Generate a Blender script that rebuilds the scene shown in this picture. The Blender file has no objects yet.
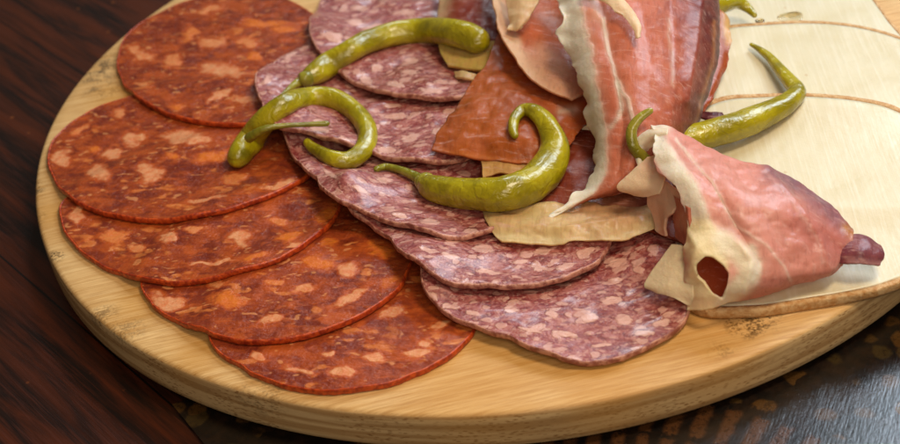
import bpy, math, random
import numpy as np
from mathutils import Vector, Matrix
random.seed(7); rng = np.random.default_rng(7)
sc = bpy.context.scene
# ------------------------------------------------------------------ camera (all lengths below in cm, meshes in m)
W, H_ = 900.0, 444.0
PITCH, FOV, DIST, ROLL = 36.0, 34.0, 50.0, -9.0
FPX = W/2/math.tan(math.radians(FOV)/2)
_a = math.radians(PITCH)
CF = np.array([0, math.cos(_a), -math.sin(_a)]); CR0 = np.array([1., 0, 0]); CU0 = np.array([0, math.sin(_a), math.cos(_a)])
_r = math.radians(ROLL)
CR = CR0*math.cos(_r) + CU0*math.sin(_r)
CU = -CR0*math.sin(_r) + CU0*math.cos(_r)
CC = -CF*DIST
cam_d = bpy.data.cameras.new('camera'); cam = bpy.data.objects.new('camera', cam_d)
sc.collection.objects.link(cam); sc.camera = cam
M4 = Matrix(((CR[0], CU[0], -CF[0], CC[0]*.01), (CR[1], CU[1], -CF[1], CC[1]*.01), (CR[2], CU[2], -CF[2], CC[2]*.01), (0, 0, 0, 1)))
cam.matrix_world = M4
cam_d.sensor_width = 36; cam_d.sensor_fit = 'HORIZONTAL'; cam_d.angle = math.radians(FOV)
cam_d.clip_start = 0.01; cam_d.clip_end = 50
cam_d.dof.use_dof = True; cam_d.dof.focus_distance = 0.475; cam_d.dof.aperture_fstop = 15
# ------------------------------------------------------------------ light
world = bpy.data.worlds.new('World'); sc.world = world; world.use_nodes = True
bg = world.node_tree.nodes['Background']; bg.inputs[0].default_value = (1.0, 0.84, 0.68, 1); bg.inputs[1].default_value = 0.09
def area(name, loc, target, size, power, col, sizey=None):
    l = bpy.data.lights.new(name, 'AREA'); l.size = size; l.energy = power; l.color = col
    if sizey: l.shape = 'RECTANGLE'; l.size_y = sizey
    o = bpy.data.objects.new(name, l); sc.collection.objects.link(o); o.location = loc
    o.rotation_euler = (Vector(target)-Vector(loc)).to_track_quat('-Z', 'Y').to_euler(); return o
area('window_light', (0.74, 0.62, 0.80), (0.06, 0.0, 0), 0.55, 13.5, (0.74, 0.87, 1.0), 0.6)
area('glint_light', (0.10, 0.95, 0.74), (0.0, 0.0, 0), 0.16, 1.9, (0.82, 0.91, 1.0))  # small cool light added for glints on slices and peppers, not a real window
area('warm_fill', (0.24, -0.12, 0.60), (0.02, 0.02, 0), 0.16, 2.7, (1.0, 0.83, 0.62))  # added warm fill, set close so it falls off to the left
area('room_bounce', (0.10, -0.70, 0.60), (0.05, 0, 0), 0.40, 3.2, (1.0, 0.84, 0.66))
sc.view_settings.view_transform = 'Standard'; sc.view_settings.look = 'None'
sc.view_settings.exposure = 0.0; sc.view_settings.gamma = 1.0

# ------------------------------------------------------------------ projection helpers
def unproj(px, py, z):
    px = np.asarray(px, float); py = np.asarray(py, float); z = np.asarray(z, float)
    x = (px-W/2)/FPX; y = -(py-H_/2)/FPX
    d = CF + x[..., None]*CR + y[..., None]*CU
    t = (z-CC[2])/d[..., 2]
    return CC + d*t[..., None]
def proj(p):
    q = np.asarray(p)-CC; w = q@CF
    return W/2+FPX*(q@CR)/w, H_/2-FPX*(q@CU)/w
def pxcm(p):                      # pixels per cm at world point
    return FPX/((np.asarray(p)-CC)@CF)
# smooth value noise (numpy)
def vnoise(x, y, seed=0):
    x = np.asarray(x, float); y = np.asarray(y, float)
    xi = np.floor(x).astype(int); yi = np.floor(y).astype(int); fx = x-xi; fy = y-yi
    fx = fx*fx*(3-2*fx); fy = fy*fy*(3-2*fy)
    def h(a, b):
        n = (a*374761393 + b*668265263 + seed*982451653) & 0xffffffff
        n = ((n ^ (n >> 13))*1274126177) & 0xffffffff
        return ((n ^ (n >> 16)) & 0xffff)/65535.0
    return (h(xi, yi)*(1-fx)+h(xi+1, yi)*fx)*(1-fy)+(h(xi, yi+1)*(1-fx)+h(xi+1, yi+1)*fx)*fy*1.0
def fbm(x, y, seed=0, o=3):
    s = 0; a = 1; t = 0
    for k in range(o):
        s = s+a*(vnoise(x*2**k, y*2**k, seed+k)-.5); t += a; a *= .5
    return s/t*2

# ------------------------------------------------------------------ materials
class NT:
    def __init__(self, name):
        self.m = bpy.data.materials.new(name); self.m.use_nodes = True
        self.t = self.m.node_tree; self.n = self.t.nodes; self.b = self.n['Principled BSDF']
    def new(self, typ, **kw):
        n = self.n.new(typ)
        for k, v in kw.items():
            if k.startswith('i_'):
                key = k[2:]; key = int(key) if key.isdigit() else key.replace('_', ' ')
                self.set(n.inputs[key], v)
            else: setattr(n, k, v)
        return n
    def set(self, s, v):
        if hasattr(v, 'is_output') or isinstance(v, bpy.types.NodeSocket): self.t.links.new(v, s)
        else:
            if isinstance(v, (tuple, list)) and len(v) == 3 and s.type == 'RGBA': v = (*v, 1)
            s.default_value = v
    def math(self, op, a, b=0.0, c=None, clamp=False):
        n = self.n.new('ShaderNodeMath'); n.operation = op; n.use_clamp = clamp
        self.set(n.inputs[0], a); self.set(n.inputs[1], b)
        if c is not None: self.set(n.inputs[2], c)
        return n.outputs[0]
    def ss(self, v, lo, hi):         # smoothstep
        n = self.n.new('ShaderNodeMapRange'); n.interpolation_type = 'SMOOTHSTEP'
        self.set(n.inputs['Value'], v); n.inputs['From Min'].default_value = lo; n.inputs['From Max'].default_value = hi
        return n.outputs['Result']
    def mix(self, f, a, b, mode='MIX'):
        n = self.n.new('ShaderNodeMix'); n.data_type = 'RGBA'; n.blend_type = mode
        self.set(n.inputs[0], f); self.set(n.inputs[6], a); self.set(n.inputs[7], b); return n.outputs[2]
    def coords(self, scale=(1, 1, 1), rot=(0, 0, 0), rand=True):
        tc = self.n.new('ShaderNodeTexCoord'); out = tc.outputs['Object']
        mp = self.n.new('ShaderNodeMapping'); self.t.links.new(out, mp.inputs[0])
        mp.inputs['Rotation'].default_value = rot
        ms = self.n.new('ShaderNodeMapping'); self.t.links.new(mp.outputs[0], ms.inputs[0]); ms.inputs['Scale'].default_value = tuple(100*s for s in scale)
        out = ms.outputs[0]
        if rand:
            oi = self.n.new('ShaderNodeObjectInfo'); ad = self.n.new('ShaderNodeVectorMath'); ad.operation = 'ADD'
            mu = self.math('MULTIPLY', oi.outputs['Random'], 37.0)
            self.t.links.new(out, ad.inputs[0]); self.t.links.new(mu, ad.inputs[1]); out = ad.outputs[0]
        return out
    def noise(self, vec, scale, detail=3, rough=.55, dist=0.0, out='Fac'):
        n = self.n.new('ShaderNodeTexNoise'); self.t.links.new(vec, n.inputs['Vector'])
        n.inputs['Scale'].default_value = scale; n.inputs['Detail'].default_value = detail
        n.inputs['Roughness'].default_value = rough; n.inputs['Distortion'].default_value = dist
        return n.outputs[out]
    def voro(self, vec, scale, feature='F1', out='Distance', rnd=1.0):
        n = self.n.new('ShaderNodeTexVoronoi'); n.feature = feature; self.t.links.new(vec, n.inputs['Vector'])
        n.inputs['Scale'].default_value = scale; n.inputs['Randomness'].default_value = rnd
        return n.outputs[out]
    def warp(self, vec, scale, amt):
        c = self.noise(vec, scale, 2, out='Color')
        s = self.n.new('ShaderNodeVectorMath'); s.operation = 'SUBTRACT'; self.t.links.new(c, s.inputs[0]); s.inputs[1].default_value = (.5, .5, .5)
        m = self.n.new('ShaderNodeVectorMath'); m.operation = 'SCALE'; self.t.links.new(s.outputs[0], m.inputs[0]); m.inputs['Scale'].default_value = amt
        a = self.n.new('ShaderNodeVectorMath'); a.operation = 'ADD'; self.t.links.new(vec, a.inputs[0]); self.t.links.new(m.outputs[0], a.inputs[1])
        return a.outputs[0]
    def bump(self, h, dist_cm, strength=1.0, prev=None):
        n = self.n.new('ShaderNodeBump'); self.set(n.inputs['Height'], h); n.inputs['Distance'].default_value = dist_cm*.01
        n.inputs['Strength'].default_value = strength
        if prev is not None: self.t.links.new(prev, n.inputs['Normal'])
        return n.outputs[0]
    def attr(self, name, out='Color'):
        n = self.n.new('ShaderNodeAttribute'); n.attribute_name = name; return n.outputs[out]
    def sep(self, c):
        n = self.n.new('ShaderNodeSeparateColor'); self.t.links.new(c, n.inputs[0]); return n.outputs
    def done(self, **kw):
        for k, v in kw.items(): self.set(self.b.inputs[k.replace('_', ' ')], v)
        return self.m
def srgb(r, g, b):
    f = lambda c: (c/255/12.92 if c/255 <= .04045 else ((c/255+.055)/1.055)**2.4)
    return (f(r), f(g), f(b), 1)

def mat_chorizo():
    t = NT('cured_red_sausage'); v = t.coords(); vs = t.coords((.62, 1.1, 1), (0, 0, .25))
    a = t.sep(t.attr('pat')); fat, orange = a[0], a[1]
    n1 = t.noise(v, .9, 4, .6); n2 = t.noise(vs, 3.2, 5, .65, .6); n3 = t.noise(v, 14, 4, .7)
    base = t.mix(t.ss(n1, .36, .64), srgb(112, 42, 24), srgb(150, 64, 28))
    base = t.mix(t.math('MULTIPLY', t.ss(n2, .48, .70), .5), base, srgb(190, 90, 36))
    base = t.mix(t.math('MULTIPLY', t.ss(n2, .54, .34), .30), base, srgb(100, 34, 30))
    base = t.mix(t.math('MULTIPLY', t.ss(t.noise(t.warp(vs, .8, .8), 1.3, 3, .5), .52, .64), .6), base, srgb(178, 82, 32))
    # small procedural flecks, drawn out along the cut
    vw = t.warp(vs, 1.4, 1.5)
    d = t.voro(vw, 1.5); c = t.sep(t.voro(vw, 1.5, out='Color'))
    fleck = t.math('MULTIPLY', t.ss(t.math('ADD', d, t.math('MULTIPLY', n3, .25)), .50, .30), t.ss(c[0], .58, .66))
    d2 = t.voro(vw, 3.6); c2 = t.sep(t.voro(vw, 3.6, out='Color'))
    fleck2 = t.math('MULTIPLY', t.ss(d2, .42, .2), t.ss(c2[0], .7, .76))
    f0 = t.math('ADD', fat, t.math('MULTIPLY', t.math('SUBTRACT', t.noise(vs, 2.4, 5, .62), .5), 1.15))
    halo = t.ss(f0, .08, .36); f = t.math('MULTIPLY', t.ss(f0, .30, .62), .8)
    fcol = t.mix(orange, srgb(216, 152, 106), srgb(208, 112, 36))
    fcol = t.mix(t.math('MULTIPLY', t.ss(t.noise(v, 4, 4, .6), .40, .64), .6), fcol, srgb(204, 106, 56))
    col = t.mix(t.math('MULTIPLY', fleck, .7), base, srgb(204, 116, 56))
    col = t.mix(t.math('MULTIPLY', fleck2, .5), col, srgb(220, 148, 92))
    col = t.mix(t.math('MULTIPLY', halo, .6), col, srgb(184, 84, 34))
    col = t.mix(f, col, fcol)
    vl = t.coords((5, .3, 1), (0, 0, .45)); lines = t.noise(vl, 2.2, 3, .6)
    col = t.mix(t.math('MULTIPLY', t.ss(lines, .56, .75), .14), col, srgb(215, 130, 100))
    h = t.math('ADD', t.math('MULTIPLY', n3, .25), t.math('MULTIPLY', n2, .8))
    h = t.math('ADD', h, t.math('MULTIPLY', lines, .15)); h = t.math('ADD', h, t.math('MULTIPLY', f, .35))
    nrm = t.bump(h, .04, 1.0); nrm = t.bump(t.noise(vs, 4.5, 3), .05, .8, nrm); nrm = t.bump(t.noise(v, 1.1, 3), .14, .7, nrm)
    ro = t.math('ADD', t.math('MULTIPLY', t.noise(v, 3, 3), .4), .10)
    return t.done(Base_Color=col, Roughness=ro, Normal=nrm, Subsurface_Weight=.12, Subsurface_Radius=(.6, .16, .08), Subsurface_Scale=.002,
                  Specular_IOR_Level=.26, Coat_Weight=.12, Coat_Roughness=.1)
def mat_chorizo_skin():
    t = NT('red_casing'); v = t.coords()
    n = t.noise(v, 6, 4, .6)
    col = t.mix(t.ss(n, .35, .65), srgb(140, 40, 14), srgb(200, 80, 26))
    return t.done(Base_Color=col, Roughness=.36, Normal=t.bump(t.noise(v, 9, 4), .03, .8), Subsurface_Weight=.15, Subsurface_Radius=(.6, .15, .05), Subsurface_Scale=.002)
def mat_salami():
    t = NT('marbled_salami'); v = t.coords(); vs = t.coords((.62, 1.15, 1), (0, 0, .12))
    a = t.sep(t.attr('pat')); fat = a[0]; purple = a[1]
    n1 = t.noise(v, .8, 3, .6); n2 = t.noise(vs, 3.5, 5, .65, .8); n3 = t.noise(v, 13, 4, .7)
    base = t.mix(t.math('ADD', t.math('MULTIPLY', n1, .5), t.math('MULTIPLY', purple, .42), clamp=True), srgb(126, 44, 36), srgb(152, 76, 78))
    base = t.mix(t.math('MULTIPLY', t.ss(n2, .46, .62), .6), base, srgb(184, 118, 106))
    base = t.mix(t.math('MULTIPLY', t.ss(n2, .5, .34), .7), base, srgb(100, 40, 42))
    base = t.mix(t.math('MULTIPLY', t.ss(t.noise(v, 4.5, 6, .7), .48, .62), .42), base, srgb(206, 146, 134))
    vg = t.coords((.8, 1.1, 1)); vw = t.warp(vg, 1.8, .5)
    def layer(s, r0, keep, soft=.05):
        d = t.voro(vw, s); c = t.sep(t.voro(vw, s, out='Color'))
        dd = t.math('ADD', t.math('ADD', d, t.math('MULTIPLY', t.math('SUBTRACT', n3, .5), .22)), t.math('MULTIPLY', c[0], .16))
        return t.math('MULTIPLY', t.ss(dd, r0, r0-.12), t.ss(c[1], keep, keep+soft))
    f1 = layer(1.9, .46, .66); f2 = layer(3.1, .52, .55); f3 = layer(6.5, .5, .5)
    f = t.math('ADD', fat, t.math('MULTIPLY', t.math('SUBTRACT', t.noise(v, 5, 4, .6), .5), .8)); f = t.math('MULTIPLY', t.ss(f, .28, .5), .92)
    allf = t.math('MAXIMUM', t.math('MAXIMUM', t.math('MULTIPLY', f1, .75), f), t.math('MAXIMUM', t.math('MULTIPLY', f2, .68), t.math('MULTIPLY', f3, .4)))
    fc = t.mix(t.noise(v, 2.5, 3), srgb(196, 136, 120), srgb(220, 176, 158))
    col = t.mix(allf, base, fc)
    h = t.math('ADD', t.math('MULTIPLY', n3, .35), t.math('MULTIPLY', n2, .7)); h = t.math('ADD', h, t.math('MULTIPLY', allf, .45))
    nrm = t.bump(h, .06, 1.0); nrm = t.bump(t.noise(vs, 1.8, 3), .16, .8, nrm)
    return t.done(Base_Color=col, Roughness=t.math('ADD', t.math('MULTIPLY', n1, .3), .14), Normal=nrm, Subsurface_Weight=.15, Subsurface_Radius=(.6, .25, .2), Subsurface_Scale=.002,
                  Specular_IOR_Level=.5, Coat_Weight=.35, Coat_Roughness=.2)
def mat_salami_skin():
    t = NT('pale_casing'); v = t.coords()
    n = t.noise(v, 4, 4, .6)
    col = t.mix(t.ss(n, .38, .6), srgb(138, 76, 64), srgb(196, 140, 118))
    return t.done(Base_Color=col, Roughness=.4, Normal=t.bump(t.noise(v, 8, 4), .06, .9), Subsurface_Weight=.2, Subsurface_Radius=(.6, .3, .2), Subsurface_Scale=.002)
def mat_ham(name='cured_ham', transl=.33):
    t = NT(name); v = t.coords(rand=False); vs = t.coords((2.6, .5, 1.2), (0, 0, .2), rand=False)
    c = t.attr('tint'); a = t.attr('tint', 'Alpha')      # alpha = fat amount
    n1 = t.noise(v, 1.4, 4, .6); n2 = t.noise(v, 7, 5, .65); fib = t.noise(vs, 3.0, 4, .6, .5)
    fm = t.ss(t.sep(c)[2], .22, .45); meat = t.math('SUBTRACT', 1.0, fm)
    col = t.mix(t.math('MULTIPLY', t.math('MULTIPLY', t.ss(n1, .4, .64), .35), meat), c, t.mix(.5, c, srgb(214, 130, 104)))
    col = t.mix(t.math('MULTIPLY', t.math('MULTIPLY', t.ss(fib, .52, .36), .34), meat), col, t.mix(1.0, col, (.64, .52, .50, 1), 'MULTIPLY'))
    col = t.mix(t.math('MULTIPLY', t.ss(n2, .58, .72), .18), col, srgb(232, 190, 160))
    st = t.noise(t.warp(t.coords((.5, 2.4, 1.5), (0, 0, .5), rand=False), .8, .8), 2.4, 5, .7)
    col = t.mix(t.math('MULTIPLY', t.math('MULTIPLY', t.ss(st, .54, .68), .34), meat), col, srgb(238, 190, 176))
    h = t.math('ADD', t.math('MULTIPLY', n2, .5), fib)
    h = t.math('ADD', h, t.math('MULTIPLY', fm, t.math('MULTIPLY', t.noise(v, 5, 5, .7), 4.0)))
    nrm = t.bump(h, .018, .6); nrm = t.bump(t.noise(v, 22, 3), .005, .8, nrm)
    nrm = t.bump(t.noise(v, 1.1, 2), .05, .5, nrm)
    m = t.done(Base_Color=col, Roughness=t.math('ADD', t.math('MULTIPLY', n2, .3), .17), Normal=nrm, Subsurface_Weight=.3, Subsurface_Radius=(.9, .35, .2), Subsurface_Scale=.003,
               Specular_IOR_Level=.36)
    tr = t.new('ShaderNodeBsdfTranslucent'); t.t.links.new(col, tr.inputs[0])
    mx = t.new('ShaderNodeMixShader'); mx.inputs[0].default_value = transl
    t.t.links.new(t.b.outputs[0], mx.inputs[1]); t.t.links.new(tr.outputs[0], mx.inputs[2])
    t.t.links.new(mx.outputs[0], t.n['Material Output'].inputs[0]); return m
def mat_pepper(name='pickled_pepper_skin', dark=srgb(132, 120, 8), light=srgb(168, 154, 18)):
    t = NT(name); v = t.coords(); n = t.noise(v, 1.0, 3, .5); n2 = t.noise(v, 3.2, 3, .55); n3 = t.noise(v, 16, 3, .6)
    col = t.mix(t.ss(n, .35, .65), dark, light)
    col = t.mix(t.math('MULTIPLY', t.ss(n2, .55, .7), .2), col, srgb(186, 172, 50))
    nrm = t.bump(t.noise(t.coords((1, 1, 1)), 2.2, 2, .5, 1.2), .09, .8); nrm = t.bump(n3, .012, .8, nrm)
    return t.done(Base_Color=col, Roughness=t.math('ADD', t.math('MULTIPLY', n3, .14), .17), Normal=nrm, Subsurface_Weight=.3, Subsurface_Radius=(.5, .5, .08), Subsurface_Scale=.003,
                  Specular_IOR_Level=.5, Coat_Weight=.25, Coat_Roughness=.1)
def mat_cheese():
    t = NT('pale_cheese'); v = t.coords(rand=False); vl = t.coords((5.5, .22, 1), (0, 0, .10)); n = t.noise(v, .5, 3); l = t.noise(vl, 1.6, 4, .6); n3 = t.noise(v, 9, 3)
    col = t.mix(n, srgb(202, 188, 148), srgb(214, 206, 180))
    col = t.mix(t.math('MULTIPLY', t.ss(l, .45, .7), .3), col, srgb(230, 224, 208))
    col = t.mix(t.math('MULTIPLY', t.ss(t.noise(v, 1.7, 2), .76, .78), .4), col, srgb(188, 150, 96))
    nrm = t.bump(l, .012, .6); nrm = t.bump(n3, .008, .6, nrm); nrm = t.bump(n, .15, .5, nrm)
    return t.done(Base_Color=col, Roughness=t.math('ADD', t.math('MULTIPLY', n, .35), .22), Normal=nrm, Subsurface_Weight=.3, Subsurface_Radius=(.8, .6, .4), Subsurface_Scale=.004)
def mat_rind():
    t = NT('tan_rind'); v = t.coords(); n = t.noise(v, 5, 4, .7)
    col = t.mix(t.ss(n, .36, .64), srgb(190, 136, 76), srgb(220, 182, 130))
    return t.done(Base_Color=col, Roughness=.5, Normal=t.bump(t.noise(v, 9, 5, .7), .07, 1.0))
def mat_board():
    t = NT('bamboo'); tc = t.new('ShaderNodeTexCoord'); sx = t.new('ShaderNodeSeparateXYZ'); t.t.links.new(tc.outputs['Object'], sx.inputs[0])
    ang = math.radians(-6)
    v = t.coords((1, 1, 1), (0, 0, ang), rand=False)
    sv = t.new('ShaderNodeSeparateXYZ'); t.t.links.new(v, sv.inputs[0])
    # glued strips 2 cm wide running across, each with its own tone
    strip = t.math('FLOOR', t.math('DIVIDE', sv.outputs[1], 1.9)); wn = t.new('ShaderNodeTexWhiteNoise', noise_dimensions='1D'); t.set(wn.inputs['W'], strip)
    vg = t.coords((.10, 2.6, 1.2), (0, 0, ang), rand=False); g = t.noise(vg, 2.2, 5, .6, .3)
    vf = t.coords((.35, 9, 3), (0, 0, ang), rand=False); gf = t.noise(vf, 2.5, 3, .6)
    big = t.noise(v, .16, 3)
    col = t.mix(t.ss(g, .3, .7), srgb(188, 142, 82), srgb(220, 182, 124))
    col = t.mix(t.math('MULTIPLY', wn.outputs[0], .45), col, srgb(200, 152, 90))
    col = t.mix(t.math('MULTIPLY', t.ss(gf, .54, .40), .4), col, srgb(150, 100, 44))
    col = t.mix(t.math('MULTIPLY', t.ss(big, .4, .65), .25), col, srgb(226, 194, 140))
    # vascular dots of the cut edge, only on the flank
    ge = t.new('ShaderNodeNewGeometry'); nz = t.new('ShaderNodeSeparateXYZ'); t.t.links.new(ge.outputs['True Normal'], nz.inputs[0])
    side = t.ss(nz.outputs[2], .85, .5)
    vd = t.coords((1.6, 1.6, 6.5), rand=False); dots = t.ss(t.voro(vd, 2.4), .38, .18)
    lay = t.noise(t.coords((.12, .12, 3.2), rand=False), 1.4, 3)
    scol = t.mix(t.ss(lay, .38, .6), srgb(164, 128, 82), srgb(198, 166, 118))
    scol = t.mix(t.math('MULTIPLY', dots, t.math('MULTIPLY', t.ss(t.noise(v, .35, 2), .40, .55), .85)), scol, srgb(120, 80, 36))
    col = t.mix(side, col, scol)
    # mould / scorch stains
    def spot(px, py, r, amt, col, seedscale=7.0, rx=1.0):
        w = unproj(px, py, 0.0)*.01
        d = t.new('ShaderNodeVectorMath', operation='DISTANCE'); t.t.links.new(tc.outputs['Object'], d.inputs[0]); d.inputs[1].default_value = tuple(w)
        m = t.ss(d.outputs['Value'], r*.01, r*.003)
        nn = t.ss(t.math('ADD', t.math('MULTIPLY', t.noise(v, 2.0, 4, .6), .5), t.math('MULTIPLY', t.noise(v, seedscale+3, 4, .7), .5)), .47, .58)
        return t.mix(t.math('MULTIPLY', t.math('MULTIPLY', m, nn), amt), col, srgb(52, 42, 30))
    for s in ((100, 72, 1.5, .75), (104, 90, 1.1, .7), (112, 60, .9, .6), (750, 316, 1.2, 1.0), (746, 326, .8, 1.0), (722, 350, .6, .5), (56, 256, .5, 1.0), (31, 190, .8, .7), (33, 218, .7, .7), (76, 72, .5, .6), (100, 315, .9, .5), (125, 330, 1., .4), (255, 396, 1.3, .35)):
        col = spot(*s, col)
    # oil soaked in beside the chorizo and between the slices
    for px, py, r in ((120, 95, 1.6), (58, 210, 1.3), (140, 300, 1.6), (480, 370, 3.0), (600, 372, 2.4), (700, 335, 2.6), (200, 350, 1.5)):
        w = unproj(px, py, 0.0)*.01
        d = t.new('ShaderNodeVectorMath', operation='DISTANCE'); t.t.links.new(tc.outputs['Object'], d.inputs[0]); d.inputs[1].default_value = tuple(w)
        m = t.ss(t.math('ADD', d.outputs['Value'], t.math('MULTIPLY', big, .01)), (r+.5)*.01, r*.004)
        col = t.mix(t.math('MULTIPLY', m, .45), col, srgb(186, 128, 40))
    nrm = t.bump(g, .02, .6); nrm = t.bump(gf, .01, .5, nrm)
    return t.done(Base_Color=col, Roughness=t.math('ADD', t.math('MULTIPLY', g, .25), .38), Normal=nrm, Specular_IOR_Level=.35)
_p = unproj(np.array([0., 215.]), np.array([255., 442.]), -1.7); TANG = -math.atan2(_p[1, 1]-_p[0, 1], _p[1, 0]-_p[0, 0])
SEAM = 4.5-(math.sin(TANG)*_p[0, 0]+math.cos(TANG)*_p[0, 1])
def mat_table():
    t = NT('dark_varnished_wood'); rot = (0, 0, TANG); v = t.coords((1, 1, 1), rot, rand=False)
    vg = t.coords((.08, 1.0, 1), rot, rand=False); g = t.noise(vg, 1.1, 5, .65, .6); vf = t.coords((.2, 5, 1), rot, rand=False); f = t.noise(vf, 2, 4, .6)
    col = t.mix(t.ss(g, .36, .66), srgb(22, 10, 6), srgb(72, 30, 11))
    col = t.mix(t.math('MULTIPLY', t.ss(f, .5, .7), .5), col, srgb(70, 30, 15))
    sv = t.new('ShaderNodeSeparateXYZ'); t.t.links.new(v, sv.inputs[0])
    fr = t.math('FRACT', t.math('DIVIDE', t.math('ADD', sv.outputs[1], SEAM), 9.0)); seam = t.ss(t.math('ABSOLUTE', t.math('SUBTRACT', fr, .5)),   .006, .002)
    col = t.mix(seam, col, srgb(10, 5, 4))
    col = t.mix(t.math('MULTIPLY', t.ss(t.voro(v, .8), .10, .04), .6), col, srgb(128, 70, 32))
    nrm = t.bump(f, .02, .5)
    return t.done(Base_Color=col, Roughness=t.math('ADD', t.math('MULTIPLY', f, .25), .24), Normal=nrm, Specular_IOR_Level=.4)
def mat_mat():
    t = NT('lacquered_pattern'); v = t.coords(rand=False); sv = t.new('ShaderNodeSeparateXYZ'); t.t.links.new(v, sv.inputs[0])
    c = unproj(560, 760, -1.6); rb = float(np.linalg.norm((unproj(745, 432, -1.6)-c)[:2]))
    dx = t.math('SUBTRACT', sv.outputs[0], float(c[0])); dy = t.math('SUBTRACT', sv.outputs[1], float(c[1]))
    r = t.math('SQRT', t.math('ADD', t.math('MULTIPLY', dx, dx), t.math('MULTIPLY', dy, dy))); an = t.math('ARCTAN2', dy, dx)
    n = t.noise(v, 2.2, 3); n4 = t.noise(v, 7, 4, .65)
    ray = t.math('SINE', t.math('ADD', t.math('MULTIPLY', an, 6.283*rb/.78), t.math('MULTIPLY', n, 2.2)))
    rr = t.math('ADD', r, t.math('MULTIPLY', t.math('SUBTRACT', n4, .5), .7))
    def band(a, b): return t.math('MULTIPLY', t.ss(rr, a-.06, a+.06), t.ss(rr, b+.06, b-.06))
    rays = t.math('MULTIPLY', t.ss(ray, -.7, .7), t.math('MAXIMUM', band(rb-2.2, rb-.9), band(rb-.7, rb+.75)))
    blobs = t.ss(t.voro(t.warp(v, 1.2, .5), 1.05), .42, .30); cc = t.sep(t.voro(t.warp(v, 1.2, .5), 1.05, out='Color'))
    outer = t.math('MULTIPLY', t.math('MULTIPLY', blobs, t.ss(rr, rb+1.0, rb+1.2)), t.ss(cc[0], .35, .42))
    base = t.mix(t.ss(n, .4, .7), srgb(12, 9, 8), srgb(30, 19, 12))
    col = t.mix(t.math('MULTIPLY', rays, .5), base, srgb(96, 58, 28))
    col = t.mix(t.math('MULTIPLY', outer, .28), col, t.mix(cc[1], srgb(130, 84, 30), srgb(70, 62, 26)))
    col = t.mix(t.math('MULTIPLY', t.ss(n4, .5, .35), .6), col, srgb(24, 15, 12))
    scr = t.noise(t.coords((4.5, .4, 1), (0, 0, .5), rand=False), 3, 3)
    nrm = t.bump(n4, .008, .6); nrm = t.bump(scr, .008, .6, nrm)
    return t.done(Base_Color=col, Roughness=t.math('ADD', t.math('MULTIPLY', n4, .22), .12), Normal=nrm, Specular_IOR_Level=.8)
def mat_oil():
    t = NT('oil')
    return t.done(Base_Color=srgb(250, 240, 215), Roughness=.03, Transmission_Weight=1.0, IOR=1.22, Specular_IOR_Level=.4)
MC, MCS, MS, MSS = mat_chorizo(), mat_chorizo_skin(), mat_salami(), mat_salami_skin()
MH = mat_ham(); MP = mat_pepper(); MST = mat_pepper('pepper_stem', srgb(112, 108, 22), srgb(150, 142, 44)); MK = mat_cheese(); MR = mat_rind(); MO = mat_oil()

# ------------------------------------------------------------------ mesh helpers
def mesh_obj(name, verts, faces, mat, parent=None, origin=None, colors=None, cname='pat', smooth=True):
    verts = np.asarray(verts, float); o0 = np.zeros(3) if origin is None else np.asarray(origin, float)
    me = bpy.data.meshes.new(name); me.from_pydata(((verts-o0)*.01).tolist(), [], [list(map(int, f)) for f in faces]); me.update()
    if colors is not None:
        ca = me.color_attributes.new(cname, 'FLOAT_COLOR', 'POINT'); ca.data.foreach_set('color', np.asarray(colors, np.float32).ravel())
    if smooth: me.polygons.foreach_set('use_smooth', [True]*len(me.polygons))
    me.materials.append(mat); ob = bpy.data.objects.new(name, me); sc.collection.objects.link(ob)
    if parent is not None: ob.parent = parent          # parent's origin = same origin
    else: ob.location = tuple(o0*.01)
    return ob
def empty(name, loc): 
    o = bpy.data.objects.new(name, None); sc.collection.objects.link(o); o.location = tuple(np.asarray(loc)*.01); o.empty_display_size = .01; return o
def tag(o, label=None, cat=None, group=None, kind=None):
    for k, v in (('label', label), ('category', cat), ('group', group), ('kind', kind)):
        if v: o[k] = v
    return o
def cr(pts, n, closed=False):       # Catmull-Rom resample of an array of points
    P = np.asarray(pts, float); m = len(P); out = []
    segs = m if closed else m-1
    u = np.linspace(0, segs, n, endpoint=not closed)
    i = np.minimum(u.astype(int), segs-1); f = (u-i)[:, None]
    g = (lambda k: P[k % m]) if closed else None
    if closed: p0, p1, p2, p3 = P[(i-1) % m], P[i % m], P[(i+1) % m], P[(i+2) % m]
    else:
        E = np.vstack([2*P[0]-P[1], P, 2*P[-1]-P[-2]]); p0, p1, p2, p3 = E[i], E[i+1], E[i+2], E[i+3]
    return .5*((2*p1)+(p2-p0)*f+(2*p0-5*p1+4*p2-p3)*f**2+(3*p1-p0-3*p2+p3)*f**3)

# ------------------------------------------------------------------ setting: table, patterned panel, board
ZT = -1.75
def slab(poly, z0, z1, bev=.05): pass
tb = mesh_obj('table', [(-160, -70, ZT), (160, -70, ZT), (160, 160, ZT), (-160, 160, ZT), (-160, -70, ZT-3), (160, -70, ZT-3), (160, 160, ZT-3), (-160, 160, ZT-3)],
              [(0, 1, 2, 3), (7, 6, 5, 4), (0, 4, 5, 1), (1, 5, 6, 2), (2, 6, 7, 3), (3, 7, 4, 0)], mat_table(), smooth=False)
tag(tb, 'dark reddish brown varnished wooden table', 'table', kind='structure')
zm = ZT+.12
mp = [unproj(172, 404, zm), unproj(250, 500, zm), unproj(330, 640, zm), unproj(1300, 640, zm), unproj(1500, 250, zm), unproj(900, 250, zm), unproj(420, 330, zm)]
mv = mp+[p-np.array([0, 0, .1]) for p in mp]; k = len(mp)
pm = mesh_obj('patterned_placemat', mv, [tuple(range(k))[::1]]+[tuple(range(2*k-1, k-1, -1))]+[(i, (i+1) % k, (i+1) % k+k, i+k) for i in range(k)], mat_mat(), smooth=False)
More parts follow.
